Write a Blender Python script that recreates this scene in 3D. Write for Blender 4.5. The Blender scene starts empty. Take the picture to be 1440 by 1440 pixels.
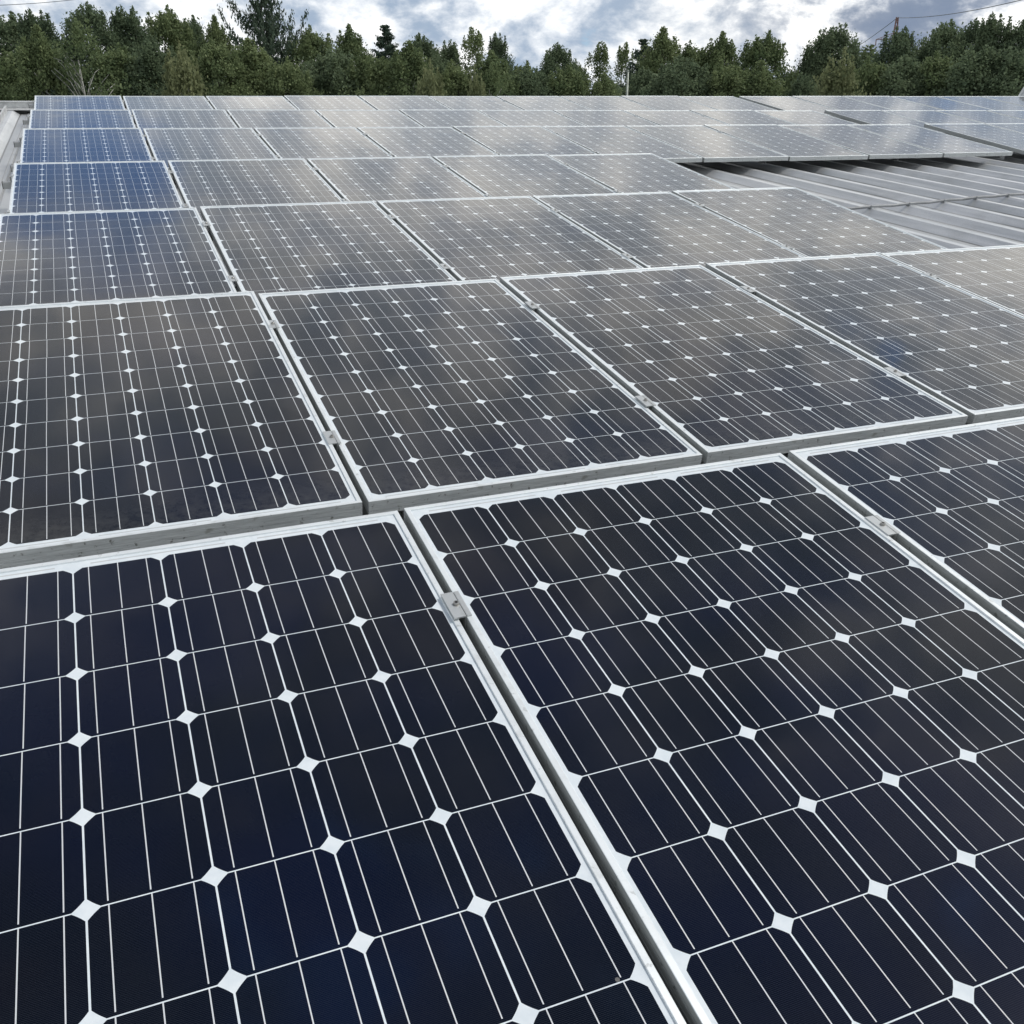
import bpy, bmesh, math, random
import numpy as np
from mathutils import Matrix, Vector, Euler

S = bpy.context.scene
COL = S.collection
random.seed(7)

# ---------------------------------------------------------------- camera
CAMR = Matrix(((0.925895, 0.142065, -0.350052), (-0.377782, 0.348183, -0.857933), (0.0, 0.926599, 0.376051)))
CAMP = Vector((-0.521, -3.8829, 0.6274))
FPX = 1374.03
cd = bpy.data.cameras.new('camera'); cam = bpy.data.objects.new('camera', cd); COL.objects.link(cam)
cd.sensor_fit = 'HORIZONTAL'; cd.sensor_width = 36.0; cd.lens = 36.0 * FPX / 1440.0
cd.clip_start = 0.05; cd.clip_end = 3000
cam.matrix_world = Matrix.Translation(CAMP) @ CAMR.to_4x4()
S.camera = cam
S.render.resolution_x = 1024; S.render.resolution_y = 1024

# ---------------------------------------------------------------- light
SUN_EL, SUN_AZ = 55.0, 98.0            # azimuth from +Y, clockwise seen from above
sd = Vector((math.cos(math.radians(SUN_EL)) * math.sin(math.radians(SUN_AZ)),
             math.cos(math.radians(SUN_EL)) * math.cos(math.radians(SUN_AZ)), math.sin(math.radians(SUN_EL))))
sl = bpy.data.lights.new('sun', 'SUN'); sl.energy = 1.9; sl.angle = math.radians(12); sl.color = (1, .96, .9)
so = bpy.data.objects.new('sun', sl); COL.objects.link(so)
so.rotation_euler = sd.to_track_quat('Z', 'Y').to_euler(); so.location = (0, 0, 20)

W = bpy.data.worlds.new('World'); S.world = W; W.use_nodes = True
nt = W.node_tree; nt.nodes.clear()
def N(t, **k):
    n = nt.nodes.new(t)
    for a, b in k.items(): setattr(n, a, b)
    return n
def setin(n, i, v):
    n.inputs[i].default_value = v; return n
def lk(a, b): nt.links.new(a, b)
def mth(op, a, b=None, c=None, clamp=False):
    n = nt.nodes.new('ShaderNodeMath'); n.operation = op; n.use_clamp = clamp
    for i, v in enumerate((a, b, c)):
        if v is None: continue
        if isinstance(v, (int, float)): n.inputs[i].default_value = v
        else: nt.links.new(v, n.inputs[i])
    return n.outputs[0]
def vmth(op, a, b=None):
    n = nt.nodes.new('ShaderNodeVectorMath'); n.operation = op
    for i, v in enumerate((a, b)):
        if v is None: continue
        if isinstance(v, (tuple, list)): n.inputs[i].default_value = v
        else: nt.links.new(v, n.inputs[i])
    return n
def mixc(fac, a, b):
    n = nt.nodes.new('ShaderNodeMix'); n.data_type = 'RGBA'
    for i, v in ((0, fac), (6, a), (7, b)):
        if isinstance(v, (int, float)): n.inputs[i].default_value = v
        elif isinstance(v, (tuple, list)): n.inputs[i].default_value = tuple(v) + (1,) if len(v) == 3 else v
        else: nt.links.new(v, n.inputs[i])
    return n.outputs[2]
def smooth(x, a, b, lo=0.0, hi=1.0):
    n = nt.nodes.new('ShaderNodeMapRange'); n.interpolation_type = 'SMOOTHSTEP'
    nt.links.new(x, n.inputs[0])
    for i, v in enumerate((a, b, lo, hi)): n.inputs[i + 1].default_value = v
    return n.outputs[0]
def noise(vec, scale, detail=5, rough=.55, dist=0.0, dim='3D'):
    n = nt.nodes.new('ShaderNodeTexNoise'); n.noise_dimensions = dim
    if vec is not None: nt.links.new(vec, n.inputs['Vector'])
    n.inputs['Scale'].default_value = scale; n.inputs['Detail'].default_value = detail
    n.inputs['Roughness'].default_value = rough; n.inputs['Distortion'].default_value = dist
    return n.outputs['Fac']

sky = N('ShaderNodeTexSky', sky_type='NISHITA', sun_disc=False)
sky.sun_elevation = math.radians(SUN_EL); sky.sun_rotation = math.radians(SUN_AZ)
sky.air_density = 1.0; sky.dust_density = 0.6; sky.ozone_density = 2.0
tc = N('ShaderNodeTexCoord'); D = tc.outputs['Generated']
sep = N('ShaderNodeSeparateXYZ'); lk(D, sep.inputs[0])
el = sep.outputs['Z']
mp = N('ShaderNodeMapping'); lk(D, mp.inputs[0]); mp.inputs['Scale'].default_value = (1, 1, 1.7); mp.inputs['Location'].default_value = (3.1, 1.7, .35)
n1 = noise(mp.outputs[0], 6.0, 9, .56, 0.0)         # big cloud bodies
n2 = noise(mp.outputs[0], 15.0, 9, .60, 0.15)         # cauliflower detail
n3 = noise(mp.outputs[0], 1.3, 3, .5)
def blob(d, size, soft):                            # a hole or a dark cloud about one direction of the sky
    v = Vector(d).normalized()
    dt = vmth('DOT_PRODUCT', D, tuple(v)).outputs['Value']
    return smooth(dt, math.cos(math.radians(size + soft)), math.cos(math.radians(max(size - soft, 0))))
def direc(az, elv):
    a, e = math.radians(az), math.radians(elv)
    return (math.sin(a) * math.cos(e), math.cos(a) * math.cos(e), math.sin(e))
dens = mth('ADD', mth('MULTIPLY', n1, .75), mth('MULTIPLY', n2, .25))
for az, e_, size, soft, amt in ((50, 12.5, 2.6, 3.0, .055), (27, 3.6, .8, 1.6, .08), (0, 7, 1.5, 1.5, .08), (30, 74, 14, 10, .14)):
    dens = mth('SUBTRACT', dens, mth('MULTIPLY', blob(direc(az, e_), size, soft), amt))
cover = smooth(dens, .29, .38)
thin = None                                          # a soft thin place in the cloud, blue showing through
for az, e_, size, soft in ((-3.2, 22.0, 1.6, 1.9), (.3, 21.8, 1.6, 1.9), (2.6, 22.3, 1.1, 1.6), (.6, 24.6, 1.2, 3.2)):
    bl = mth('MULTIPLY', blob(direc(az, e_), size, soft), .95 if e_ < 24 else .62)
    thin = bl if thin is None else mth('MAXIMUM', thin, bl)
cover = mth('MULTIPLY', cover, mth('SUBTRACT', 1.0, mth('MULTIPLY', thin, smooth(n2, .25, .45, .85, 1.0))))
# cloud brightness: lit edges, grey bellies
lit = smooth(mth('ADD', mth('MULTIPLY', n2, .6), mth('MULTIPLY', n1, .4)), .40, .60)
ccol = mixc(lit, (.27, .34, .44), (.94, .94, .93))
warm = smooth(n3, .45, .62)
ccol = mixc(mth('MULTIPLY', warm, .25), ccol, (.62, .58, .50))
ccol = mixc(smooth(el, .10, .24), ccol, vmth('MULTIPLY', ccol, (1.28, 1.26, 1.22)).outputs[0])
mid = smooth(el, .34, .60)                           # the bright band is low; the deck overhead is thick and dark
warm2 = smooth(noise(D, 3.4, 3, .5, .3), .47, .66)
midv = smooth(noise(D, 5.5, 5, .55, .2), .38, .64, .84, .46)
ccol = mixc(mth('MULTIPLY', mid, midv), ccol, mixc(warm2, (.070, .098, .138), (.155, .130, .108)))
high = smooth(el, .60, .90)
ccol = mixc(mth('MULTIPLY', high, .78), ccol, (.010, .034, .105))
dk = blob(direc(42, 8.0), 7.5, 4)
ccol = mixc(mth('MULTIPLY', mth('MULTIPLY', dk, smooth(n2, .62, .42)), .85), ccol, (.15, .19, .27))
bg1 = N('ShaderNodeBackground'); lk(vmth('MULTIPLY', sky.outputs[0], (.62, .86, 1.12)).outputs[0], bg1.inputs[0]); bg1.inputs[1].default_value = .11
bg2 = N('ShaderNodeBackground'); lk(ccol, bg2.inputs[0]); bg2.inputs[1].default_value = 1.0
mx = N('ShaderNodeMixShader'); lk(cover, mx.inputs[0]); lk(bg1.outputs[0], mx.inputs[1]); lk(bg2.outputs[0], mx.inputs[2])
wo = N('ShaderNodeOutputWorld'); lk(mx.outputs[0], wo.inputs[0])

S.view_settings.view_transform = 'Standard'; S.view_settings.look = 'None'
S.view_settings.exposure = 0.48; S.view_settings.gamma = 1.0

# ---------------------------------------------------------------- frames of reference
SLOPE = 0.0809194                      # roof rises away from the camera
RF = Matrix.Rotation(SLOPE, 4, 'X')    # roof frame -> world
TILT = math.atan(.0845)                # panels lean a little more than the roof
B = Matrix(((1, 0, 0, 0), (0, math.cos(TILT), -math.sin(TILT), 0), (0, math.sin(TILT), math.cos(TILT), 0), (0, 0, 0, 1)))
GZ = -5.6                              # ground level
def ray(px, py):
    return (CAMR @ Vector(((px - 720) / FPX, (720 - py) / FPX, -1))).normalized()
def at(px, py, dist):                  # a point at this horizontal distance
    d = ray(px, py); h = math.hypot(d.x, d.y)
    return CAMP + d * (dist / h)

# ---------------------------------------------------------------- helpers
def tag(o, label=None, cat=None, group=None, kind=None):
    if label: o['label'] = label
    if cat: o['category'] = cat
    if group: o['group'] = group
    if kind: o['kind'] = kind
    return o
def empty(name, mat):
    o = bpy.data.objects.new(name, None); COL.objects.link(o); o.empty_display_size = .2
    o.matrix_world = mat; return o
class MB:
    def __init__(s): s.v = []; s.f = []; s.m = []
    def box(s, a, b, mi=0):
        x0, y0, z0 = a; x1, y1, z1 = b; k = len(s.v)
        s.v += [(x0, y0, z0), (x1, y0, z0), (x1, y1, z0), (x0, y1, z0), (x0, y0, z1), (x1, y0, z1), (x1, y1, z1), (x0, y1, z1)]
        for q in ((3, 2, 1, 0), (4, 5, 6, 7), (0, 1, 5, 4), (1, 2, 6, 5), (2, 3, 7, 6), (3, 0, 4, 7)):
            s.f.append(tuple(k + i for i in q))
    def loops(s, rings, close=True, cap=False):
        k = len(s.v); n = len(rings[0])
        for r in rings: s.v += [tuple(p) for p in r]
        for i in range(len(rings) - 1):
            for j in range(n if close else n - 1):
                a = k + i * n + j; b = k + i * n + (j + 1) % n
                s.f.append((a, b, b + n, a + n))
        if cap:
            s.f.append(tuple(k + j for j in range(n))[::-1]); s.f.append(tuple(k + (len(rings) - 1) * n + j for j in range(n)))
    def tube(s, pts, r0, r1=None, n=8):
        r1 = r0 if r1 is None else r1; rings = []
        for i, p in enumerate(pts):
            p = Vector(p); a = Vector(pts[max(i - 1, 0)]); b = Vector(pts[min(i + 1, len(pts) - 1)])
            t = (b - a).normalized(); u = t.orthogonal().normalized(); w = t.cross(u)
            if i and abs(u.dot(pu)) < .99:
                u = (pu - t * pu.dot(t)).normalized(); w = t.cross(u)
            pu = u
            r = r0 + (r1 - r0) * i / (len(pts) - 1)
            rings.append([p + (u * math.cos(q) + w * math.sin(q)) * r for q in [2 * math.pi * j / n for j in range(n)]])
        s.loops(rings, True, True)
    def prism(s, poly, x0, x1):            # polygon in YZ, extruded along X
        s.loops([[(x0, y, z) for y, z in poly], [(x1, y, z) for y, z in poly]], True, True)
    def cyl(s, c, r, h, n=12):
        c = Vector(c)
        s.loops([[c + Vector((math.cos(q) * r, math.sin(q) * r, z)) for q in [2 * math.pi * j / n for j in range(n)]] for z in (0, h)], True, True)
    def mesh(s, name, m, smooth_=False):
        me = bpy.data.meshes.new(name); me.from_pydata(s.v, [], s.f); me.materials.append(m)
        bm = bmesh.new(); bm.from_mesh(me); bmesh.ops.recalc_face_normals(bm, faces=bm.faces); bm.to_mesh(me); bm.free()
        if smooth_: me.polygons.foreach_set('use_smooth', [True] * len(me.polygons))
        me.update(); return me
def obj(name, me, parent=None):
    o = bpy.data.objects.new(name, me); COL.objects.link(o)
    if parent is not None: o.parent = parent
    return o

# ---------------------------------------------------------------- materials
def newmat(name):
    global nt
    m = bpy.data.materials.new(name); m.use_nodes = True; nt = m.node_tree; nt.nodes.clear()
    b = nt.nodes.new('ShaderNodeBsdfPrincipled'); o = nt.nodes.new('ShaderNodeOutputMaterial'); lk(b.outputs[0], o.inputs[0])
    return m, b
def plug(b, name, v):
    if isinstance(v, (int, float)): b.inputs[name].default_value = v
    elif isinstance(v, (tuple, list)): b.inputs[name].default_value = tuple(v) + (1,) if len(v) == 3 else v
    else: lk(v, b.inputs[name])
def objco(): return nt.nodes.new('ShaderNodeTexCoord').outputs['Object']

def cell_material():
    m, b = newmat('solar cells under glass')
    co = objco(); sp = nt.nodes.new('ShaderNodeSeparateXYZ'); lk(co, sp.inputs[0]); X, Y = sp.outputs[0], sp.outputs[1]
    oi = nt.nodes.new('ShaderNodeObjectInfo').outputs['Random']
    PX, PY = .15732, .1585
    u = mth('DIVIDE', mth('ADD', X, 3 * PX), PX); v = mth('DIVIDE', mth('SUBTRACT', Y, .0325), PY)
    iu, iv = mth('FLOOR', u), mth('FLOOR', v)
    cx = mth('MULTIPLY', mth('SUBTRACT', mth('FRACT', u), .5), PX); cy = mth('MULTIPLY', mth('SUBTRACT', mth('FRACT', v), .5), PY)
    inside = mth('MULTIPLY', mth('MULTIPLY', mth('GREATER_THAN', u, 0.0), mth('LESS_THAN', u, 6.0)), mth('MULTIPLY', mth('GREATER_THAN', v, 0.0), mth('LESS_THAN', v, 10.0)))
    hx, hy = .0773, .0783
    ax, ay = mth('ABSOLUTE', cx), mth('ABSOLUTE', cy)
    rad = mth('SQRT', mth('ADD', mth('MULTIPLY', cx, cx), mth('MULTIPLY', cy, cy)))
    cell = mth('MULTIPLY', mth('MULTIPLY', mth('LESS_THAN', ax, hx), mth('LESS_THAN', ay, hy)), mth('MULTIPLY', mth('LESS_THAN', rad, .0995), inside))
    idv = nt.nodes.new('ShaderNodeCombineXYZ'); lk(iu, idv.inputs[0]); lk(iv, idv.inputs[1]); lk(mth('MULTIPLY', oi, 97.0), idv.inputs[2])
    wn = nt.nodes.new('ShaderNodeTexWhiteNoise'); wn.noise_dimensions = '3D'; lk(idv.outputs[0], wn.inputs[0])
    wsep = nt.nodes.new('ShaderNodeSeparateColor'); lk(wn.outputs['Color'], wsep.inputs[0])
    r1, r2, r3 = wsep.outputs[0], wsep.outputs[1], wsep.outputs[2]
    # three bus bars: start at the far edge of the cell, stop 5 mm short of the near edge
    jit = mth('MULTIPLY', mth('SUBTRACT', r1, .5), .0016)
    bx = mth('ADD', cx, jit)
    bus = None
    for off in (-.052, 0.0, .052):
        k = mth('LESS_THAN', mth('ABSOLUTE', mth('SUBTRACT', bx, off)), .00085)
        bus = k if bus is None else mth('MAXIMUM', bus, k)
    bus = mth('MULTIPLY', bus, mth('GREATER_THAN', cy, -.0735))
    bus = mth('MULTIPLY', bus, cell)
    # printed fingers, 2.3 mm apart
    fing = mth('LESS_THAN', mth('FRACT', mth('DIVIDE', cy, .0023)), .10)
    fing = mth('MULTIPLY', fing, cell)
    # string ribbons in the white margins at both ends
    ends = mth('ABSOLUTE', mth('SUBTRACT', Y, .825))
    rib = mth('MULTIPLY', mth('GREATER_THAN', ends, .8015), mth('LESS_THAN', ends, .8055))
    rib = mth('MULTIPLY', rib, mth('LESS_THAN', mth('ABSOLUTE', mth('SUBTRACT', mth('FRACT', mth('ADD', mth('DIVIDE', X, 2 * PX), .5)), .5)), .40))
    # colours
    blue = (.0002, .0026, .0150); brown = (.0026, .0022, .0048); grey = (.0006, .0026, .0080)
    sh = nt.nodes.new('ShaderNodeVectorMath'); sh.operation = 'ADD'; lk(co, sh.inputs[0]); cs = nt.nodes.new('ShaderNodeCombineXYZ'); lk(mth('MULTIPLY', oi, 40.0), cs.inputs[2]); lk(cs.outputs[0], sh.inputs[1])
    cc = mixc(smooth(mth('ADD', noise(sh.outputs[0], 1.6, 3, .5), mth('MULTIPLY', mth('SUBTRACT', r2, .5), .05)), .40, .62), blue, grey)
    cc = mixc(mth('MULTIPLY', smooth(mth('ADD', noise(sh.outputs[0], 1.1, 4, .6), mth('MULTIPLY', mth('SUBTRACT', r3, .5), .06)), .50, .66), .5), cc, brown)
    cc = mixc(mth('MULTIPLY', fing, .12), cc, (.30, .33, .38))
    back = mixc(smooth(noise(co, 40, 3, .6), .3, .7), (.64, .70, .74), (.72, .77, .80))
    col = mixc(cell, back, cc); col = mixc(bus, col, (.62, .64, .66)); col = mixc(rib, col, (.50, .52, .53))
    # dust: a thin even film, drifts along the low edge, pale specks
    low = smooth(Y, .008, .20, 1.0, 0.0)
    film = mth('ADD', mth('MULTIPLY', smooth(noise(co, 5.0, 6, .6), .35, .75), .005), mth('MULTIPLY', mth('MULTIPLY', low, smooth(noise(co, 45, 5, .65), .30, .7)), .07))
    film = mth('ADD', film, mth('MULTIPLY', oi, .004))
    vor = nt.nodes.new('ShaderNodeTexVoronoi'); lk(co, vor.inputs['Vector']); vor.inputs['Scale'].default_value = 9.0; vor.inputs['Randomness'].default_value = 1.0
    vs = nt.nodes.new('ShaderNodeSeparateColor'); lk(vor.outputs['Color'], vs.inputs[0])
    spk = mth('MULTIPLY', mth('LESS_THAN', vor.outputs['Distance'], mth('MULTIPLY', mth('SUBTRACT', vs.outputs[0], .82), .22)), .30)
    film = mth('MAXIMUM', film, spk)
    col = mixc(film, col, (.46, .45, .42))
    plug(b, 'Base Color', col); plug(b, 'Roughness', .42); plug(b, 'Specular IOR Level', .02)
    plug(b, 'Coat Weight', 1.0); plug(b, 'Coat IOR', 1.32)
    plug(b, 'Coat Roughness', mth('ADD', .025, mth('MULTIPLY', noise(co, 3.0, 5, .6), .08)))
    bp = nt.nodes.new('ShaderNodeBump'); bp.inputs['Strength'].default_value = .10; bp.inputs['Distance'].default_value = .01
    lk(noise(co, 3.2, 2, .5), bp.inputs['Height']); lk(bp.outputs[0], b.inputs['Coat Normal'])
    pass
    return m

def alu_material(name, base, rough, metal, dirt, walls=False):
    m, b = newmat(name); co = objco()
    st = nt.nodes.new('ShaderNodeMapping'); lk(co, st.inputs[0]); st.inputs['Scale'].default_value = (6, 6, 60)
    a = noise(st.outputs[0], 3.0, 6, .65); c = noise(co, 14, 6, .65); e = noise(co, 55, 4, .6)
    k = smooth(a, .45, .75); col = mixc(mth('MULTIPLY', k, dirt), base, tuple(x * .55 for x in base))
    col = mixc(mth('MULTIPLY', smooth(c, .55, .72), dirt * .8), col, (.22, .22, .20))
    col = mixc(mth('MULTIPLY', smooth(e, .62, .70), dirt), col, (.10, .10, .09))
    if walls:                          # the upright outer faces are weathered, dull and streaked, with shade painted on the long sides; the top lip is clean
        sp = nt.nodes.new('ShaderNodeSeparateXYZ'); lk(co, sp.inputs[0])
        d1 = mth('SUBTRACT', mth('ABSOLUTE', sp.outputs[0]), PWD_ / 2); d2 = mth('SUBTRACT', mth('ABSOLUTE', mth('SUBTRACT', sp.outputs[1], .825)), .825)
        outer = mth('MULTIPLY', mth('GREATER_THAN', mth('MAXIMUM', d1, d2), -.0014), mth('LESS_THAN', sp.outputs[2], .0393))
        s2 = nt.nodes.new('ShaderNodeMapping'); lk(co, s2.inputs[0]); s2.inputs['Scale'].default_value = (2.5, 2.5, 90)
        k2 = smooth(noise(s2.outputs[0], 5.0, 7, .7), .35, .70)
        dull = mixc(k2, (.40, .42, .42), (.66, .69, .69))
        dull = mixc(mth('MULTIPLY', smooth(e, .60, .70), .8), dull, (.09, .09, .075))
        dull = mixc(smooth(c, .62, .72), dull, (.30, .31, .29))
        dull = mixc(mth('MULTIPLY', mth('GREATER_THAN', d1, d2), .5), dull, (.13, .145, .145))  # long sides facing the gaps: shade between panels put into the colour
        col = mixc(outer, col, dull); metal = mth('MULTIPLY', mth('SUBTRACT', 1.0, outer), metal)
        rough = mth('ADD', rough, mth('MULTIPLY', outer, .15))
    plug(b, 'Base Color', col); plug(b, 'Metallic', metal); plug(b, 'Roughness', mth('ADD', rough, mth('MULTIPLY', c, .15)))
    return m
PWD_ = .980
M_CELL = cell_material()
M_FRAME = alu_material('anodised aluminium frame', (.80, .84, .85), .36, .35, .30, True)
M_CLAMP = alu_material('raw aluminium clamp', (.56, .58, .58), .34, .55, .35)
M_RAIL = alu_material('mill aluminium rail', (.55, .56, .56), .40, .7, .4)

def flat(name, col, rough=.6, metal=0.0, var=.25, scale=8.0):
    m, b = newmat(name); co = objco()
    k = smooth(noise(co, scale, 5, .6), .3, .7)
    plug(b, 'Base Color', mixc(k, tuple(x * (1 - var) for x in col), tuple(min(x * (1 + var * .6), 1) for x in col)))
    plug(b, 'Roughness', rough); plug(b, 'Metallic', metal); return m
M_BOLT = flat('stainless bolt', (.45, .44, .42), .35, .9)
M_BLACK = flat('black rubber', (.015, .015, .016), .6)
M_CABLE = flat('grey zinc conductor', (.24, .25, .26), .5, .3)
M_WALL = flat('pale wall cladding', (.45, .46, .46), .55)
M_GRASS = flat('rough grass', (.035, .06, .018), .9, 0, .5, .6)
M_POLE = flat('galvanised pole', (.26, .29, .25), .5, .2)
M_PYLON = flat('red painted lattice steel', (.26, .15, .13), .6, .2)
M_WIRE = flat('dark power line', (.05, .06, .07), .5)
M_COWL = flat('pale grey cowl', (.50, .52, .52), .5, .1)

def roof_material():
    m, b = newmat('weathered zinc roof sheet'); co = objco()
    st = nt.nodes.new('ShaderNodeMapping'); lk(co, st.inputs[0]); st.inputs['Scale'].default_value = (7, .35, 3)
    a = noise(st.outputs[0], 2.0, 7, .62); g = noise(co, 2.2, 6, .6); e = noise(co, 130, 3, .6)
    col = mixc(smooth(a, .35, .68), (.52, .54, .55), (.70, .71, .715))
    col = mixc(mth('MULTIPLY', smooth(g, .48, .72), .35), col, (.34, .345, .33))
    col = mixc(mth('MULTIPLY', smooth(e, .5, .75), .35), col, (.33, .335, .33))
    # grime lies in the pans and in a brown line along the foot of every rib; the crowns are washed clean
    sp = nt.nodes.new('ShaderNodeSeparateXYZ'); lk(co, sp.inputs[0])
    fx = mth('MULTIPLY', mth('SUBTRACT', mth('FRACT', mth('ADD', mth('DIVIDE', mth('SUBTRACT', sp.outputs[0], 5.57), .435), 20.5)), .5), .435)
    wob = mth('MULTIPLY', mth('SUBTRACT', a, .5), .02)
    off_ = mth('ABSOLUTE', mth('ADD', fx, wob))
    pan = smooth(off_, .108, .124)
    col = mixc(mth('MULTIPLY', pan, .55), col, (.33, .335, .335))
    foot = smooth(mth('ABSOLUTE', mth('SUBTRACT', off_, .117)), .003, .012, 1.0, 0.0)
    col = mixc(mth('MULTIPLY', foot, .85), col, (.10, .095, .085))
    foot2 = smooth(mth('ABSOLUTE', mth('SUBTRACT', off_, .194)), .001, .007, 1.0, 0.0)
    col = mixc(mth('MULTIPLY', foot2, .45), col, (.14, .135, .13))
    plug(b, 'Base Color', col); plug(b, 'Metallic', .55); plug(b, 'Roughness', mth('ADD', .30, mth('MULTIPLY', a, .2)))
    bp = nt.nodes.new('ShaderNodeBump'); bp.inputs['Strength'].default_value = .25; bp.inputs['Distance'].default_value = .004
    lk(noise(co, 30, 4, .6), bp.inputs['Height']); lk(bp.outputs[0], b.inputs['Normal'])
    return m
M_ROOF = roof_material()
M_FLASH = flat('pale flashing', (.52, .53, .53), .45, .2)

def leaf_material(name, c1, c2, tr=.38):
    m, b = newmat(name); co = objco()
    oi = nt.nodes.new('ShaderNodeObjectInfo').outputs['Random']
    at_ = nt.nodes.new('ShaderNodeAttribute'); at_.attribute_name = 'tint'
    k = mth('ADD', mth('MULTIPLY', at_.outputs['Fac'], .7), mth('MULTIPLY', oi, .3))
    col = mixc(k, c1, c2)
    plug(b, 'Base Color', col); plug(b, 'Roughness', .7); plug(b, 'Specular IOR Level', .12)
    t = nt.nodes.new('ShaderNodeBsdfTranslucent'); lk(col, t.inputs[0]); mxs = nt.nodes.new('ShaderNodeMixShader'); mxs.inputs[0].default_value = tr
    lk(b.outputs[0], mxs.inputs[1]); lk(t.outputs[0], mxs.inputs[2])
    out = [n for n in nt.nodes if n.type == 'OUTPUT_MATERIAL'][0]; lk(mxs.outputs[0], out.inputs[0])
    return m
L_BIRCH = leaf_material('birch leaves', (.085, .128, .062), (.265, .315, .155))
L_DARK = leaf_material('dark broad leaves', (.062, .098, .062), (.215, .270, .155))
L_CONI = leaf_material('conifer needles', (.036, .064, .050), (.125, .165, .108), .1)
L_LIGHT = leaf_material('light sapling leaves', (.10, .13, .065), (.27, .29, .15))
M_BARK = flat('grey bark', (.10, .09, .075), .85, 0, .4, 5)
M_BIRCHBARK = flat('pale birch bark', (.36, .36, .33), .75, 0, .5, 4)

# ---------------------------------------------------------------- ground and building
g = MB(); g.v = [(-1500, -1500, 0), (1500, -1500, 0), (1500, 1500, 0), (-1500, 1500, 0)]; g.f = [(0, 1, 2, 3)]
go = obj('ground', g.mesh('ground', M_GRASS)); go.location = (0, 0, GZ); tag(go, kind='structure')

RX0, RX1, RY0, RYR = -6.135, 26.05, -9.0, 11.93       # roof extent in the roof frame (ridge at RYR)
ZV, ZT = -.298, -.250                                 # valley and rib-top heights under the panel array
PITCH = .435
bld = empty('industrial_building', RF @ Matrix.Translation((RX0, RY0, ZV)))
tag(bld, 'industrial building with ribbed pale metal roof under the solar panels', 'building')
binv = bld.matrix_world.inverted()
def local_on(o, parent, mat):
    o.parent = parent; o.matrix_parent_inverse = Matrix.Identity(4); o.matrix_local = parent.matrix_world.inverted() @ mat
def profile():
    pts = []
    x = 5.57 - 28 * PITCH + .0
    while x < RX0: x += PITCH
    pts.append((RX0, ZV))
    while x < RX1 - .3:
        for dx, z in ((-.112, ZV), (-.038, ZT - .003), (-.032, ZT), (.032, ZT), (.038, ZT - .003), (.112, ZV),
                      (.196, ZV), (.208, ZV + .009), (.227, ZV + .009), (.239, ZV)):
            if x + dx > RX0: pts.append((x + dx, z))
        x += PITCH
    pts.append((RX1, ZV)); return pts
def sheet(ys, drop):
    m = MB(); pf = profile()
    m.loops([[(x, y, z + dz) for x, z in pf] for y, dz in zip(ys, drop)], close=False)
    m.loops([[(x, y, z + dz - .012) for x, z in pf] for y, dz in zip(ys, drop)], close=False)
    return m
r = obj('roof_sheet', sheet([RY0, RYR], [0, 0]).mesh('roof_sheet', M_ROOF)); local_on(r, bld, RF)
# the far slope runs down behind the ridge
far = Matrix.Translation(RF @ Vector((0, RYR, 0))) @ Matrix.Rotation(-SLOPE, 4, 'X')
r = obj('roof_sheet', sheet([0.0, 20.0], [0, 0]).mesh('roof_sheet_far', M_ROOF)); local_on(r, bld, far)
m = MB(); m.box((RX0, RYR - .34, ZT + .002), (RX1, RYR - .05, ZT + .008)); m.prism([(RYR - .06, ZV), (RYR - .06, ZT + .080), (RYR - .075, ZT + .080), (RYR - .075, ZT + .092), (RYR + .06, ZT + .092), (RYR + .06, ZV)], RX0, RX1)
r = obj('ridge_flashing', m.mesh('ridge_flashing', M_FLASH)); local_on(r, bld, RF)
m = MB()
xv = 5.57 - 16 * PITCH - .0
m.prism([(0, 0)] * 0 or [(RY0, ZV + .004), (RY0, ZT + .065), (RYR - .36, ZT + .065), (RYR - .36, ZV + .004)], xv - .050, xv - .030)
r = obj('upstand_flashing', m.mesh('upstand_flashing', M_FLASH)); local_on(r, bld, RF)
m = MB()
p0 = RF @ Vector((RX0, RY0, ZV)); p1 = RF @ Vector((RX1, RYR, ZV)); p2 = far @ Vector((RX1, 20, ZV))
for x in (RX0 + .15, RX1 - .15):
    prof = [(p0.y + .1, GZ), (p0.y + .1, p0.z - .02), (p1.y, p1.z - .02), (p2.y - .1, p2.z - .02), (p2.y - .1, GZ)]
    m.prism(prof, x - .08, x + .08)
m.box((RX0 + .24, p0.y + .1, GZ), (RX1 - .24, p0.y + .26, p0.z - .03)); m.box((RX0 + .24, p2.y - .26, GZ), (RX1 - .24, p2.y - .1, p2.z - .03))
r = obj('wall', m.mesh('wall', M_WALL)); local_on(r, bld, Matrix.Identity(4))

# ---------------------------------------------------------------- solar panels
PWD, PHT = .980, 1.650
def frame_mesh():
    sec = [(0, 0), (0, .0100), (.0011, .0106), (.0011, .0124), (0, .0130), (0, .0236), (.0009, .0241), (.0009, .0256), (0, .0261),
           (0, .0392), (.0008, .0400), (.0102, .0400), (.0110, .0393), (.0110, .0340), (.004, .0340), (.004, .003), (.028, .003), (.028, 0)]
    m = MB(); rings = []
    for dd, z in sec + [sec[0]]:
        x, y0, y1 = PWD / 2 - dd, dd, PHT - dd
        rings.append([(-x, y0, z), (x, y0, z), (x, y1, z), (-x, y1, z)])
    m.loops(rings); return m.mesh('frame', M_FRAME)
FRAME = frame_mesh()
m = MB(); m.box((-PWD / 2 + .0045, .0045, .0345), (PWD / 2 - .0045, PHT - .0045, .0364)); GLASS = m.mesh('cell_sheet', M_CELL)

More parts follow.
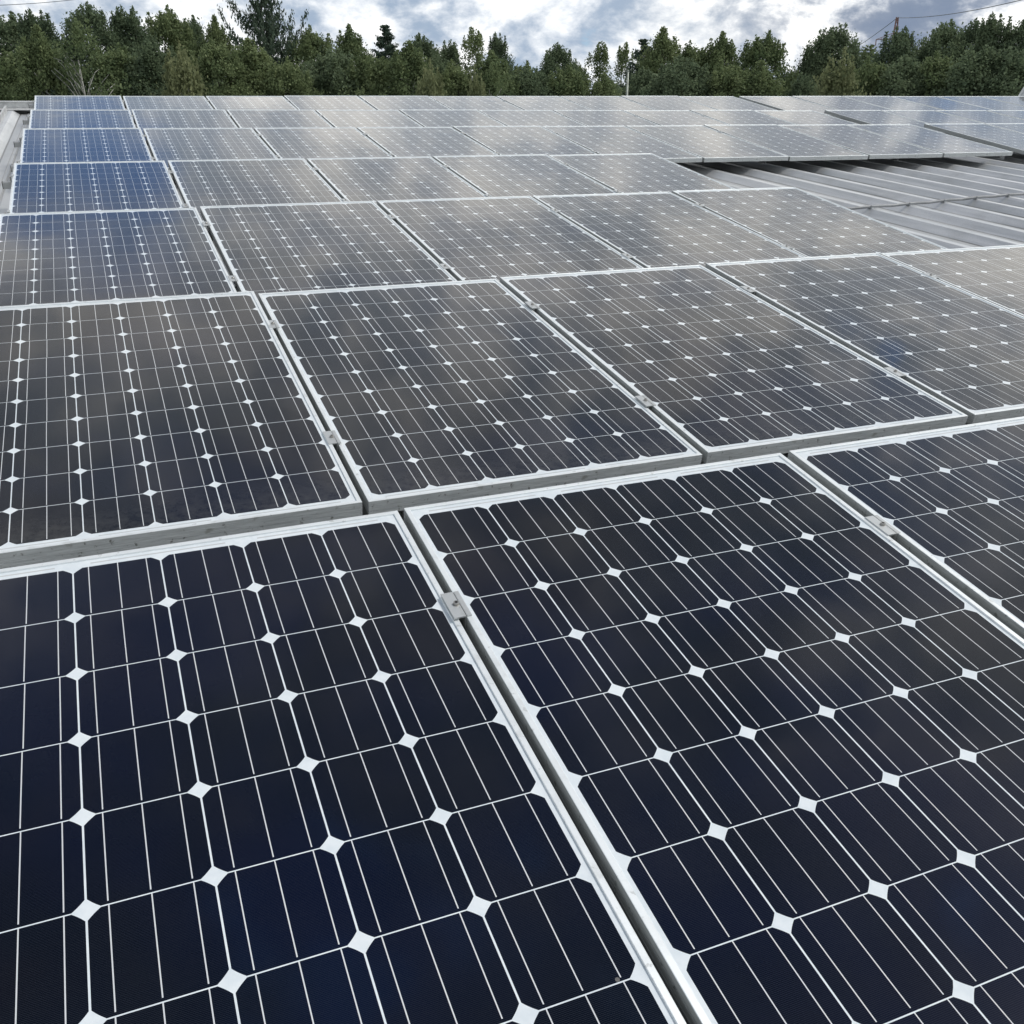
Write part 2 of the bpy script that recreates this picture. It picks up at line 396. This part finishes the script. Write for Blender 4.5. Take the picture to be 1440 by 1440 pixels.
ROWS = {1: (-.00478, -1.98026, .16951, .00343, .00053, -.00108), 2: (0, 0, 0, 0, 0, 0), 3: (.00045, 1.98375, -.16638, .00262, .00183, -.0002),
        4: (-.0047, 3.98622, -.33535, .00251, -.00022, -.00135), 5: (-.02832, 6.33245, -.52875, .00474, -.00044, -.001),
        6: (-.02124, 8.31247, -.68955, .00758, -.00545, -.00185), 7: (-.02325, 10.25741, -.8419, .00933, -.00106, -.0061)}
OFF = {(1, 0): (.0039, -.0037, .0011), (1, 1): (-.0037, .0011, -.0008), (1, 2): (-.0002, .0026, -.0001), (2, 0): (.004, .0021, .0029),
       (2, 1): (-.0013, -.0046, -.0024), (2, 2): (-.005, .0002, -.0017), (2, 3): (.0023, .0023, .001)}
PW = 1.002147
def row_matrix(rw):
    dx, dy, dz, t, yaw, roll = ROWS[rw]
    R = Matrix.Rotation(yaw, 4, 'Z') @ Matrix.Rotation(roll, 4, 'Y') @ Matrix.Rotation(t, 4, 'X')
    return RF @ BROOF @ Matrix.Translation((dx, dy, dz)) @ R
BROOF = Matrix(((1, 0, 0, 0), (0, math.cos(TILT), -math.sin(TILT), 0), (0, math.sin(TILT), math.cos(TILT), 0), (0, 0, 0, 1)))
ORD = ['first', 'second', 'third', 'fourth', 'fifth', 'sixth', 'seventh', 'eighth', 'ninth', 'tenth']
ROWN = {1: 'nearest row', 2: 'second row', 3: 'third row', 4: 'fourth row', 5: 'fifth row', 6: 'sixth row', 7: 'farthest row'}
SPECIAL = {(1, 0): 'dark navy solar panel filling the lower left of the photo', (1, 1): 'dark solar panel in the lower middle, between two long gaps of the nearest row',
           (1, 2): 'solar panel cut off by the right edge in the nearest row', (2, 0): 'solar panel at the left end of the second row, scratched grey front frame',
           (2, 1): 'solar panel in the second row, right of the two-clamp gap near centre', (5, 0): 'solar panel reflecting deep blue sky at the left end of the fifth row',
           (4, 0): 'blue tinted solar panel at the left end of the fourth row', (3, 0): 'solar panel with a faint blue patch, left end of the third row',
           (4, 4): 'last solar panel of the fourth row, its corner over the bare roof', (3, 4): 'last solar panel of the third row, bordering the bare ribbed roof',
           (6, 0): 'greyish solar panel at the left end of the sixth row', (7, 0): 'solar panel at the left end of the farthest row, under the trees',
           (5, 9): 'solar panel of the fifth row ending at the wide gap, front corner free'}
NROW = {1: 4, 2: 6, 3: 5, 4: 5, 5: 10, 6: 10, 7: 10}
RIGHT = {5: (9.235, 3), 6: (9.225, 4), 7: (9.125, 6)}      # second field beyond the wide gap
XE = {}
def panel(rw, xl, label, off=(0, 0, 0), group='solar panels in rows on the roof'):
    e = empty('solar_panel', Matrix.Identity(4))
    e.matrix_world = row_matrix(rw) @ Matrix.Translation((xl + PWD / 2 + off[0], -PHT, -.04 + off[1] - off[2] * .83)) @ Matrix.Rotation(off[2] + 0, 4, 'X')
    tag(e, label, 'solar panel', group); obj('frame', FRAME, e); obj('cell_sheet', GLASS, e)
for rw in ROWS:
    for c in range(NROW[rw]):
        rr = random.Random(rw * 100 + c)
        off = OFF.get((rw, c), (rr.uniform(-.002, .002), rr.uniform(-.0015, .0015), rr.uniform(-.0055, .0055)))
        lab = SPECIAL.get((rw, c)) or f'solar panel, {ORD[c]} from the left end of the {ROWN[rw]}'
        panel(rw, (c - 1) * PW + .0111, lab, off)
    if rw in RIGHT:
        x0, n = RIGHT[rw]
        for c in range(n):
            rr = random.Random(rw * 100 + c + 50)
            lab = f'bluish solar panel, {ORD[c]} right of the wide gap in the {ROWN[rw]}'
            panel(rw, x0 + c * PW, lab, (0, rr.uniform(.0, .004), rr.uniform(-.0055, .0055)), 'solar panels right of the wide gap')

# clamps between neighbouring panels
m = MB()
m.box((-.0175, -.039, .0003), (.0052, .039, .0034)); m.box((.0090, -.039, .0003), (.0175, .039, .0034))
m.box((.0052, -.039, -.022), (.0064, .039, .0030)); m.box((.0078, -.039, -.022), (.0090, .039, .0030)); m.box((.0064, -.039, -.0045), (.0078, .039, -.0030))
m.box((-.0092, -.039, -.026), (-.0076, .039, .0001)); m.box((-.0175, -.0385, .0034), (-.0163, .0385, .0042))
CLAMP = m.mesh('clamp_plate', M_CLAMP)
m = MB()
for rr_, z0, z1, in ((.0052, -.0034, .0042),):
    n = 14; ring = lambda r, z: [(math.cos(2 * math.pi * j / n) * r, math.sin(2 * math.pi * j / n) * r, z) for j in range(n)]
    m.loops([ring(.0068, .0035), ring(.0068, .0040), ring(.0056, .0041), ring(.0056, .0082), ring(.0050, .0088), ring(.0030, .0088), ring(.0028, .0050)], True, True)
BOLT = m.mesh('bolt', M_BOLT)
m = MB(); m.cyl((0, 0, .0052), .0027, .0004, 6); SOCK = m.mesh('bolt_socket', M_BLACK)
YC = ((-.365, 'far'), (-1.285, 'near'))
for rw in ROWS:
    RM = row_matrix(rw)
    gaps = [((c - 1) * PW, c) for c in range(1, NROW[rw])]
    for xg, c in gaps:
        for yc, wh in YC:
            if rw == 7 and wh == 'near' or rw >= 6 and wh == 'near': continue
            e = empty('mid_clamp', RM @ Matrix.Translation((xg, yc, .0)))
            tag(e, f'{wh} aluminium clamp in the {ORD[c-1]} gap from the left, {ROWN[rw]}', 'clamp', 'clamps between the solar panels')
            obj('clamp_plate', CLAMP, e); bo = obj('bolt', BOLT, e)
            if rw < 4: obj('bolt_socket', SOCK, bo)
# mounting rails with feet
def foot_mesh(h):
    m = MB(); m.box((-.004, -.03, -h), (.0, .03, 0)); m.box((-.055, -.03, -h - .0005), (-.0045, .03, -h + .006)); return m.mesh('support_foot', M_RAIL)
def gusset_mesh(h):
    m = MB(); m.loops([[(x, -.005, -.0), (x, -.16, -h + .006), (x, -.005, -h + .006)] for x in (-.010, -.006)], True, True); return m.mesh('gusset', M_RAIL)
for rw in ROWS:
    RM = row_matrix(rw); x1 = (NROW[rw] - 1) * PW - .0
    spans = [(-1.06, x1 + .05, 'main')]
    if rw in RIGHT: spans.append((RIGHT[rw][0] - .04, RIGHT[rw][0] + RIGHT[rw][1] * PW + .03, 'right'))
    for xa, xb, which in spans:
        for yc, wh in YC:
            e = empty('mounting_rail', RM @ Matrix.Translation((xa, yc, -.0405)))
            tag(e, f'{wh} aluminium rail under the panels of the {ROWN[rw]}' + (' right of the wide gap' if which == 'right' else ', left end poking out') + (''), 'rail', 'rails carrying the solar panels')
            m = MB(); L = xb - xa
            m.prism([(-.02, -.04), (.02, -.04), (.02, 0), (.006, 0), (.006, -.012), (-.006, -.012), (-.006, 0), (-.02, 0)], 0, L)
            obj('rail_profile', m.mesh('rail_profile', M_RAIL), e)
            if which == 'main':
                m = MB(); m.box((-.004, -.0205, -.0405), (-.0005, .0205, .0005)); obj('end_cap', m.mesh('end_cap', M_BLACK), e)
            pr = (RF.inverted() @ e.matrix_world @ Vector((0, 0, -.04)))
            h = pr.z - ZT
            fm = foot_mesh(h); gm = gusset_mesh(h)
            k = 0; xr = xa + .09
            while xr < xb and k < 9:
                fo = obj('support_foot', fm, e); fo.location = (xr - xa, 0, -.0405)
                if h > .08: ge = obj('gusset', gm, fo)
                xr += PITCH * 4; k += 1

# end clamps along the free left side of the array
m = MB(); m.box((-.030, -.025, -.040), (-.0015, .025, -.036)); m.box((-.005, -.025, -.036), (-.0015, .025, .0004)); m.box((-.005, -.025, .0005), (.009, .025, .0032))
ECL = m.mesh('end_clamp_plate', M_CLAMP)
m = MB(); m.cyl((-.018, 0, -.036), .006, .030, 10); EBO = m.mesh('bolt', M_BOLT)
for rw in (3, 4, 5, 6, 7):
    for yc, wh in YC:
        e = empty('end_clamp', row_matrix(rw) @ Matrix.Translation((-PW + .0101, yc, .0)))
        tag(e, f'{wh} end clamp holding the left side of the {ROWN[rw]}', 'clamp', 'end clamps on the left side of the array')
        obj('clamp_plate', ECL, e); obj('bolt', EBO, e)

# grey conductor lying over the bare ribs
pts = []; clips = []
k0 = 12
def wy(x): return 2.44 + (x - 5.0) * .155 + .012 * math.sin(x * 3.1)
x = 4.0
while x < 13.0:
    ph = ((x - 5.57) / PITCH) % 1.0; dd = min(ph, 1 - ph)
    pts.append((x, wy(x), ZT + .016 - .006 * (dd * 2) ** 1.5)); x += PITCH / 8
e = empty('lightning_conductor', RF @ Matrix.Translation(pts[0]))
tag(e, 'thin grey conductor cable running across the bare roof ribs', 'cable')
m = MB(); m.tube([Vector(p) - Vector(pts[0]) for p in pts], .011, n=8); obj('cable', m.mesh('cable', M_CABLE, True), e)
m = MB(); m.box((-.010, -.018, -.015), (.010, .018, -.010)); m.box((-.005, -.013, -.010), (.005, .013, .0125)); CL = m.mesh('cable_clip', M_CABLE)
k = -3
while 5.57 + k * PITCH < 12.9:
    x = 5.57 + k * PITCH
    if x > 4.05:
        o = obj('cable_clip', CL, e); o.location = Vector((x - .028, wy(x - .028), ZT + .0125)) - Vector(pts[0])
    k += 1

# pale cowl behind the ridge at the right edge
cp = RF @ Vector((16.74, 11.4, ZT))
e = empty('vent_cowl', Matrix.Translation(cp)); tag(e, 'pale grey tapered vent cowl at the right edge behind the farthest row', 'roof vent')
m = MB(); n = 20
ring = lambda r, z: [(math.cos(2 * math.pi * j / n) * r, math.sin(2 * math.pi * j / n) * r, z) for j in range(n)]
m.loops([ring(.34, 0), ring(.34, .25), ring(.36, .26), ring(.20, .62), ring(.17, .64)], True, True); obj('cowl_body', m.mesh('cowl_body', M_COWL), e)
m = MB(); m.loops([ring(.12, .64), ring(.12, .74), ring(.26, .76), ring(.05, .84)], True, True); obj('cowl_cap', m.mesh('cowl_cap', M_COWL), e)

# ---------------------------------------------------------------- lamp pole, pylon, wires
p = at(883, 100, 40); top = p.z
e = empty('pole', Matrix.Translation((p.x, p.y, GZ))); tag(e, 'slim pale pole standing among the trees right of centre', 'pole')
m = MB(); m.tube([(0, 0, 0), (0, 0, top - GZ)], .075, .04, 10); obj('pole', m.mesh('pole', M_POLE, True), e)
m = MB(); m.cyl((0, 0, 0), .05, .03, 10); o = obj('pole_cap', m.mesh('pole_cap', M_POLE), e); o.location = (0, 0, top - GZ)

pd_ = 230.0
p = at(1262, 24, pd_); base = Vector((p.x, p.y, GZ)); H = p.z - GZ
e = empty('power_pylon', Matrix.Translation(base) @ Matrix.Rotation(math.radians(-24), 4, 'Z')); tag(e, 'reddish lattice power pylon rising behind the trees at right', 'pylon')
m = MB()
def wid(z): return 3.0 * (1 - z / H) ** 1.15 + .35
zs = [0]; 
while zs[-1] < H - 1.2: zs.append(zs[-1] + max(1.1, wid(zs[-1]) * .75))
zs[-1] = H
cn = ((-1, -1), (1, -1), (1, 1), (-1, 1))
for a, bz in zip(zs[:-1], zs[1:]):
    wa, wb = wid(a) / 2, wid(bz) / 2
    for i in range(4):
        x0, y0 = cn[i]; x1, y1 = cn[(i + 1) % 4]
        m.tube([(x0 * wa, y0 * wa, a), (x0 * wb, y0 * wb, bz)], .075, n=4)
        m.tube([(x0 * wa, y0 * wa, a), (x1 * wb, y1 * wb, bz)], .04, n=4); m.tube([(x1 * wa, y1 * wa, a), (x0 * wb, y0 * wb, bz)], .04, n=4)
obj('mast', m.mesh('mast', M_PYLON), e)
for dz, L in ((4.0, 3.6), (9.5, 4.6)):
    m = MB(); w = wid(H - dz) / 2
    for sg in (-1, 1):
        for yy in (-w, w):
            m.tube([(0, yy, H - dz), (sg * L, 0, H - dz)], .09, n=4); m.tube([(0, yy, H - dz + 1.3), (sg * L, 0, H - dz)], .07, n=4)
            for q in (.3, .55, .8):
                m.tube([(sg * L * q, yy * (1 - q), H - dz), (sg * L * (q - .12), yy * (1 - q), H - dz + 1.3 * (1 - q))], .05, n=4)
        m.tube([(sg * L, 0, H - dz), (sg * L, 0, H - dz - 1.1)], .10, n=5)
    obj('crossarm', m.mesh('crossarm', M_PYLON), e)
def wire(a, bpt, sag, rad, label):
    pts = []
    for i in range(41):
        t = i / 40; q = a.lerp(bpt, t); q.z -= sag * 4 * t * (1 - t); pts.append(q)
    m = MB(); m.tube([q - pts[0] for q in pts], rad, n=5)
    o = obj('power_line', m.mesh('power_line', M_WIRE, True)); o.location = pts[0]; tag(o, label, 'power line', 'overhead power lines')
wire(at(1262, 25, pd_), at(1560, -34, 120), 1.0, .05, 'overhead wire from the pylon top sloping up to the right edge')
wire(at(1262, 25, pd_), at(1120, 105, 420), 2.0, .06, 'overhead wire from the pylon top dropping left behind the trees')
wire(at(1282, 52, pd_), at(1600, 20, 120), 2.0, .035, 'overhead wire from the pylon arm, low behind the right trees')
wire(at(-120, 8, 140), at(160, -8, 160), .5, .035, 'overhead wire crossing the sky in the top left corner')

# ---------------------------------------------------------------- trees
def leaves_mesh(name, mat, pts, size, rs, droop=.0, aspect=1.6, tint=None):
    n = len(pts); rs = np.random.RandomState(rs)
    d = rs.normal(size=(n, 3)); d[:, 2] -= droop * 2; d /= np.linalg.norm(d, axis=1)[:, None]
    q = rs.normal(size=(n, 3)); q -= d * (q * d).sum(1)[:, None]; q /= np.linalg.norm(q, axis=1)[:, None]
    s = size * rs.uniform(.6, 1.35, n)[:, None]
    a = d * s * aspect / 2; b_ = q * s / 2
    V = np.stack([pts - a, pts + b_ * 1.0 - a * .1, pts + a, pts - b_ * 1.0 - a * .1], 1).reshape(-1, 3)
    me = bpy.data.meshes.new(name); me.vertices.add(n * 4); me.vertices.foreach_set('co', V.ravel())
    me.loops.add(n * 4); me.loops.foreach_set('vertex_index', np.arange(n * 4, dtype=np.int32))
    me.polygons.add(n); me.polygons.foreach_set('loop_start', np.arange(0, n * 4, 4, dtype=np.int32)); me.polygons.foreach_set('loop_total', np.full(n, 4, dtype=np.int32))
    me.materials.append(mat); at_ = me.attributes.new('tint', 'FLOAT', 'FACE')
    t = tint if tint is not None else rs.uniform(0, 1, n)
    at_.data.foreach_set('value', np.clip(t * .6 + rs.uniform(0, .4, n), 0, 1).astype(np.float32))
    me.update(calc_edges=True); me.validate(); return me
def wood(mat, H, lean, rs, nb=16, zb=.28, r0=.16, up=.9, reach=.75):
    rr = random.Random(rs); m = MB(); pts = []
    for i in range(9):
        t = i / 8; pts.append(Vector((lean[0] * t * t + rr.uniform(-.06, .06), lean[1] * t * t + rr.uniform(-.06, .06), H * t * .95)))
    m.tube(pts, r0, .02, 8)
    for k in range(nb):
        t = zb + (.93 - zb) * k / nb; i = min(int(t * 8), 7); f = t * 8 - i; p0 = pts[i].lerp(pts[i + 1], f)
        a = rr.uniform(0, 6.28); L = reach * (1.1 - t) * H * .32 + .3
        pp = [p0]
        for j in range(1, 5):
            s_ = j / 4; pp.append(p0 + Vector((math.cos(a) * L * s_ + rr.uniform(-.08, .08), math.sin(a) * L * s_ + rr.uniform(-.08, .08), L * up * s_ * (1.2 - .4 * s_) + rr.uniform(-.05, .05))))
        m.tube(pp, .055 * (1.25 - t), .010, 5)
    return m.mesh('trunk', mat, True), pts
def crown_decid(name, mat, rs, H=11.0, R=2.0, nclump=150, per=290, z0=2.4, size=.088, pointy=1.0, droop=.3):
    R_ = np.random.RandomState(rs); C = []
    rad = []; tn = []
    for k in range(nclump):
        t = R_.uniform(0, 1) ** .62; z = z0 + (H - z0 - .25) * t
        env = R * 1.05 * max(1 - t ** (4.2 / pointy), .02) ** .62 * R_.uniform(.75, 1.1)
        a = R_.uniform(0, 6.283); q = env * R_.uniform(.25, 1) ** .6
        C.append((math.cos(a) * q, math.sin(a) * q, z)); rad.append(R_.uniform(.28, .62) * (1.15 - .45 * t)); tn.append(R_.uniform(0, 1))
    for k in range(9):      # leading shoots that make an uneven top
        a = R_.uniform(0, 6.283); q = R * R_.uniform(0, .55); z = H - .1 - q * .8 * R_.uniform(.6, 1.3)
        for j in range(4):
            C.append((math.cos(a) * q, math.sin(a) * q, z + j * .20)); rad.append(.22 - j * .045); tn.append(R_.uniform(.4, 1))
    P = []; T = []
    for (cx, cy, cz), rr, tt in zip(C, rad, tn):
        n = max(12, int(per * (rr / .5) ** 1.6)); v = R_.normal(size=(n, 3)); v /= np.linalg.norm(v, axis=1)[:, None]
        v *= (R_.uniform(.15, 1, n) ** .5)[:, None] * rr; v[:, 2] *= 1.15
        sp = R_.uniform(.8, 1.5, n)[:, None] ** 1.5; v *= sp
        P.append(np.array((cx, cy, cz)) + v); T.append(np.full(n, tt))
    return leaves_mesh(name, mat, np.concatenate(P), size, rs, droop, 1.5, np.concatenate(T))
def conifer(rs, H=12.0, R=2.2, n_whorl=26, curl=.5, z0=2.0, dens=34, droop=.45, irregular=.35, name='crown'):
    rr = random.Random(rs); P = []; m = MB()
    tp = [(0, 0, H * i / 8 * .99) for i in range(9)]; m.tube(tp, .17, .015, 8)
    for w in range(n_whorl):
        t = w / (n_whorl - 1); z = z0 + (H - z0 - .15) * t
        for k in range(rr.choice((3, 4, 5))):
            a = rr.uniform(0, 6.28); L = (R * (1 - t) ** .8 + .16) * rr.uniform(1 - irregular, 1 + irregular * .5)
            pp = []
            for j in range(7):
                s_ = j / 6; pp.append(Vector((math.cos(a) * L * s_, math.sin(a) * L * s_, z - droop * L * math.sin(s_ * 2.2) * .5 + curl * L * s_ ** 3)))
            m.tube(pp, .028 * (1.2 - t), .006, 4)
            for j in range(int(dens * (.35 + L))):
                s_ = rr.uniform(.12, 1.03); i = min(int(s_ * 6), 5); f = s_ * 6 - i; q = pp[i].lerp(pp[i + 1], f)
                hang = rr.uniform(0, 1) ** 1.5 * .42 * (1.1 - abs(s_ - .5)) * min(L, 1.3)
                P.append(q + Vector((rr.gauss(0, .07), rr.gauss(0, .07), -hang + rr.gauss(0, .03))))
    P = np.array([tuple(p) for p in P])
    return leaves_mesh(name, L_CONI, P, .075, rs, .9, 2.2), m.mesh('trunk', M_BARK, True)

PROTO = {}
def proto(key, cm, tm, H, R): PROTO[key] = (cm, tm, H, R)
for i, (mat, bark, kw) in enumerate(((L_BIRCH, M_BIRCHBARK, dict(R=1.9, pointy=1.0)), (L_BIRCH, M_BARK, dict(R=2.3, pointy=.8, nclump=180)),
                                     (L_DARK, M_BARK, dict(R=2.4, pointy=.7, nclump=190)), (L_DARK, M_BARK, dict(R=2.0, pointy=1.2, nclump=160)), (L_BIRCH, M_BIRCHBARK, dict(R=1.5, pointy=1.5, nclump=58, per=170)))):
    tm, _ = wood(bark, 11.0, (.3, .1), 30 + i, nb=22)
    proto(('birch', 'green', 'dark', 'tall', 'sparse')[i], crown_decid('crown', mat, 50 + i, **kw), tm, 11.0, kw['R'])
cm, tm = conifer(5, R=5.4, curl=.55, droop=.45, dens=110, n_whorl=40, irregular=.55); proto('larch', cm, tm, 12.0, 4.2)
cm, tm = conifer(6, R=3.5, curl=.2, droop=.35, dens=95, irregular=.45, n_whorl=52); proto('spruce', cm, tm, 12.0, 3.5)
tm, _ = wood(M_BIRCHBARK, 6.0, (.1, .1), 77, nb=14, r0=.07)
proto('bush', crown_decid('crown', L_LIGHT, 88, H=6.0, R=1.6, nclump=60, per=150, z0=.6, size=.085, pointy=.6), tm, 6.0, 1.6)

tm, _ = wood(M_BIRCHBARK, 10.0, (.5, .2), 91, nb=30, zb=.45, r0=.17, up=1.5, reach=1.0)
proto('stems', crown_decid('crown', L_BIRCH, 97, H=10.6, R=1.6, nclump=16, per=110, z0=7.4, size=.085, pointy=.8), tm, 10.6, 1.6)

def tree(px, py, hw, dist, kind, label, name=None, yaw=None):
    cm, tm, H, R = PROTO[kind]; p = at(px, py + (9 if dist > 50 else 4), dist)
    e = empty(name or {'larch': 'larch_tree', 'spruce': 'spruce_tree', 'bush': 'birch_sapling', 'birch': 'birch_tree', 'sparse': 'birch_tree', 'stems': 'birch_tree'}.get(kind, 'broadleaf_tree'), Matrix.Identity(4))
    h = p.z - GZ; sc = h / H; sr = (hw / FPX * dist) / R * (1.42 if dist < 50 else 1.16)
    yw = yaw if yaw is not None else random.uniform(0, 6.28)
    e.matrix_world = Matrix.Translation((p.x, p.y, GZ)) @ Matrix.Rotation(yw, 4, 'Z') @ Matrix.Diagonal((sr, sr, sc, 1))
    tag(e, label, 'tree', 'trees behind the roof'); obj('crown', cm, e); obj('trunk', tm, e)
T = [
 # back rank
 (12, 20, 46, 58, 'dark', 'dark broadleaf tree cut off by the left edge of the photo'),
 (55, 17, 40, 55, 'tall', 'bushy dark tree just right of the left edge'),
 (124, 6, 44, 56, 'dark', 'tall rounded tree with pale bare stems, second crown from left'),
 (182, 12, 40, 56, 'tall', 'spiky topped tree left of the two joined crowns'),
 (232, 12, 42, 58, 'green', 'wide tree top between the spiky tree and the larch'),
 (268, 24, 34, 60, 'dark', 'darker tree shoulder left of the larch'),
 (302, 28, 26, 57, 'birch', 'pointed birch directly left of the larch'),
 (362, -66, 74, 55, 'larch', 'tall open larch with upturned drooping branches reaching out of frame'),
 (440, 40, 44, 54, 'green', 'broad green tree right of the larch'),
 (492, 40, 34, 58, 'birch', 'birch between the broad green tree and the small spruce'),
 (541, 24, 62, 62, 'spruce', 'narrow dark spruce top rising above its neighbours'),
 (590, 48, 38, 60, 'dark', 'dark rounded tree right of the narrow spruce'),
 (630, 58, 30, 64, 'tall', 'low gappy tree left of the two thin spires'),
 (664, 42, 26, 62, 'sparse', 'thin see-through birch, left one of two spires'),
 (702, 47, 24, 60, 'tall', 'slender dark spire left of the low gap in the treeline'),
 (738, 86, 34, 60, 'green', 'low tree in the dip of the treeline'),
 (785, 60, 32, 62, 'dark', 'dark tree standing alone right of the dip'),
 (812, 84, 22, 64, 'green', 'short tree beside the lone dark tree'),
 (846, 62, 26, 60, 'sparse', 'sparse birch left of the pale pole'),
 (880, 62, 20, 66, 'sparse', 'thin tree with sky showing through above the pale pole'),
 (905, 44, 60, 62, 'spruce', 'dark pointed conifer behind the grove right of the pole'),
 (932, 44, 36, 56, 'birch', 'feathery birch right of the pale pole'),
 (975, 60, 38, 56, 'green', 'rounded green tree in the grove right of the pole'),
 (1016, 50, 36, 56, 'birch', 'middle birch of the grove with twin tops'),
 (1078, 46, 42, 55, 'green', 'conical green tree at the right end of the grove'),
 (1112, 100, 20, 58, 'dark', 'small dark tree filling the notch beside the conical tree'),
 (1158, 44, 32, 56, 'tall', 'left half of the twin topped tree beyond the notch'),
 (1182, 36, 36, 56, 'tall', 'right and taller half of the twin topped tree'),
 (1222, 66, 34, 62, 'sparse', 'low thin tree left of the pylon'),
 (1262, 40, 38, 56, 'tall', 'pointed dark tree standing in front of the pylon'),
 (1300, 62, 30, 58, 'green', 'shorter green tree right of the pylon tree'),
 (1332, 30, 40, 57, 'dark', 'dense dark tree left of the rightmost pair'),
 (1372, 28, 34, 58, 'dark', 'dark tree between the dense tree and the rightmost crown'),
 (1404, 22, 36, 55, 'tall', 'tallest crown near the right edge'),
 (1440, 28, 40, 55, 'dark', 'silvery green tree cut off by the right edge'),
 # front rank
 (30, 72, 46, 46, 'green', 'lower leafy tree in front at the far left'),
 (54, 50, 30, 44, 'birch', 'light green birch in front at the left'),
 (82, 74, 62, 44, 'spruce', 'young spruce showing its bare stem left of the pale stems'),
 (116, 40, 30, 43, 'stems', 'pale bare branching birch stems in front of the second crown from the left'),
 (694, 96, 16, 42, 'stems', 'thin pale stem in front below the slender spire'),
 (160, 70, 44, 48, 'green', 'front tree below the spiky topped tree'),
 (215, 66, 40, 47, 'tall', 'front tree left of the pale sapling'),
 (256, 84, 30, 40, 'bush', 'pale yellowish sapling left of the larch foot'),
 (300, 62, 38, 46, 'green', 'bushy birch hiding the foot of the larch on its left'),
 (350, 66, 40, 47, 'birch', 'leafy tree in front of the larch'),
 (402, 88, 34, 46, 'green', 'low tree under the right branches of the larch'),
 (470, 72, 44, 48, 'dark', 'shadowy tree in front of the broad green tree'),
 (520, 78, 38, 47, 'green', 'front tree below the narrow spruce'),
 (575, 70, 38, 46, 'birch', 'light birch in front, left of the yellow twigs'),
 (604, 108, 26, 38, 'bush', 'yellow green sapling just above the roof left of centre'),
 (640, 92, 34, 47, 'green', 'front tree right of the yellow green sapling'),
 (668, 116, 18, 38, 'bush', 'small yellowish sapling peeping over the roof near centre'),
 (692, 82, 38, 47, 'birch', 'front birch below the slender spire'),
 (745, 98, 38, 48, 'dark', 'shadowy bush below the dip in the treeline'),
 (800, 96, 36, 48, 'green', 'front tree below the lone dark tree'),
 (850, 112, 30, 47, 'birch', 'low birch left of the pole foot'),
 (905, 100, 34, 48, 'dark', 'shadowy tree right of the pole foot'),
 (960, 84, 42, 47, 'dark', 'shadowy tree at the foot of the grove'),
 (1020, 92, 40, 47, 'green', 'front tree in the middle of the grove'),
 (1070, 96, 36, 46, 'birch', 'birch with a pale stem at the foot of the conical tree'),
 (1130, 108, 28, 46, 'dark', 'low dark bush closing the notch'),
 (1182, 92, 34, 43, 'bush', 'pale leafy sapling under the twin topped tree'),
 (1225, 88, 34, 47, 'green', 'front tree left of the pylon tree'),
 (1275, 84, 38, 47, 'dark', 'shadowy tree below the pylon'),
 (1318, 80, 40, 47, 'green', 'front tree with a pale stem right of the pylon'),
 (1372, 72, 42, 46, 'tall', 'bright leaved tree in front near the right edge'),
 (1425, 74, 42, 46, 'dark', 'front tree at the right edge above the pale cowl'),
]
for t in T: tree(*t)
# undergrowth that closes the wood near the ground
rs = np.random.RandomState(4); n = 42000
px = rs.uniform(-260, 1760, n); dist = rs.uniform(50, 78, n)
c0 = np.array(CAMP); P = []
fr = {}
for a, dd, u_ in zip(px, dist, rs.uniform(0, 1, n)):
    d = ray(a, 160); h = math.hypot(d.x, d.y); top = 2.6 * (.55 + .45 * math.sin(a * .021 + 1.3) * math.sin(a * .0077)) + .4 * math.sin(a * .09)
    z = GZ + (CAMP.z - GZ + top * dd / 60 - .4) * (u_ ** .55)
    P.append((CAMP.x + d.x / h * dd, CAMP.y + d.y / h * dd, z))
o = obj('woodland', leaves_mesh('woodland', L_DARK, np.array(P), .42, 9, .2, 1.4)); tag(o, 'dark continuous wood closing the gaps behind the trees', 'woodland', kind='stuff')
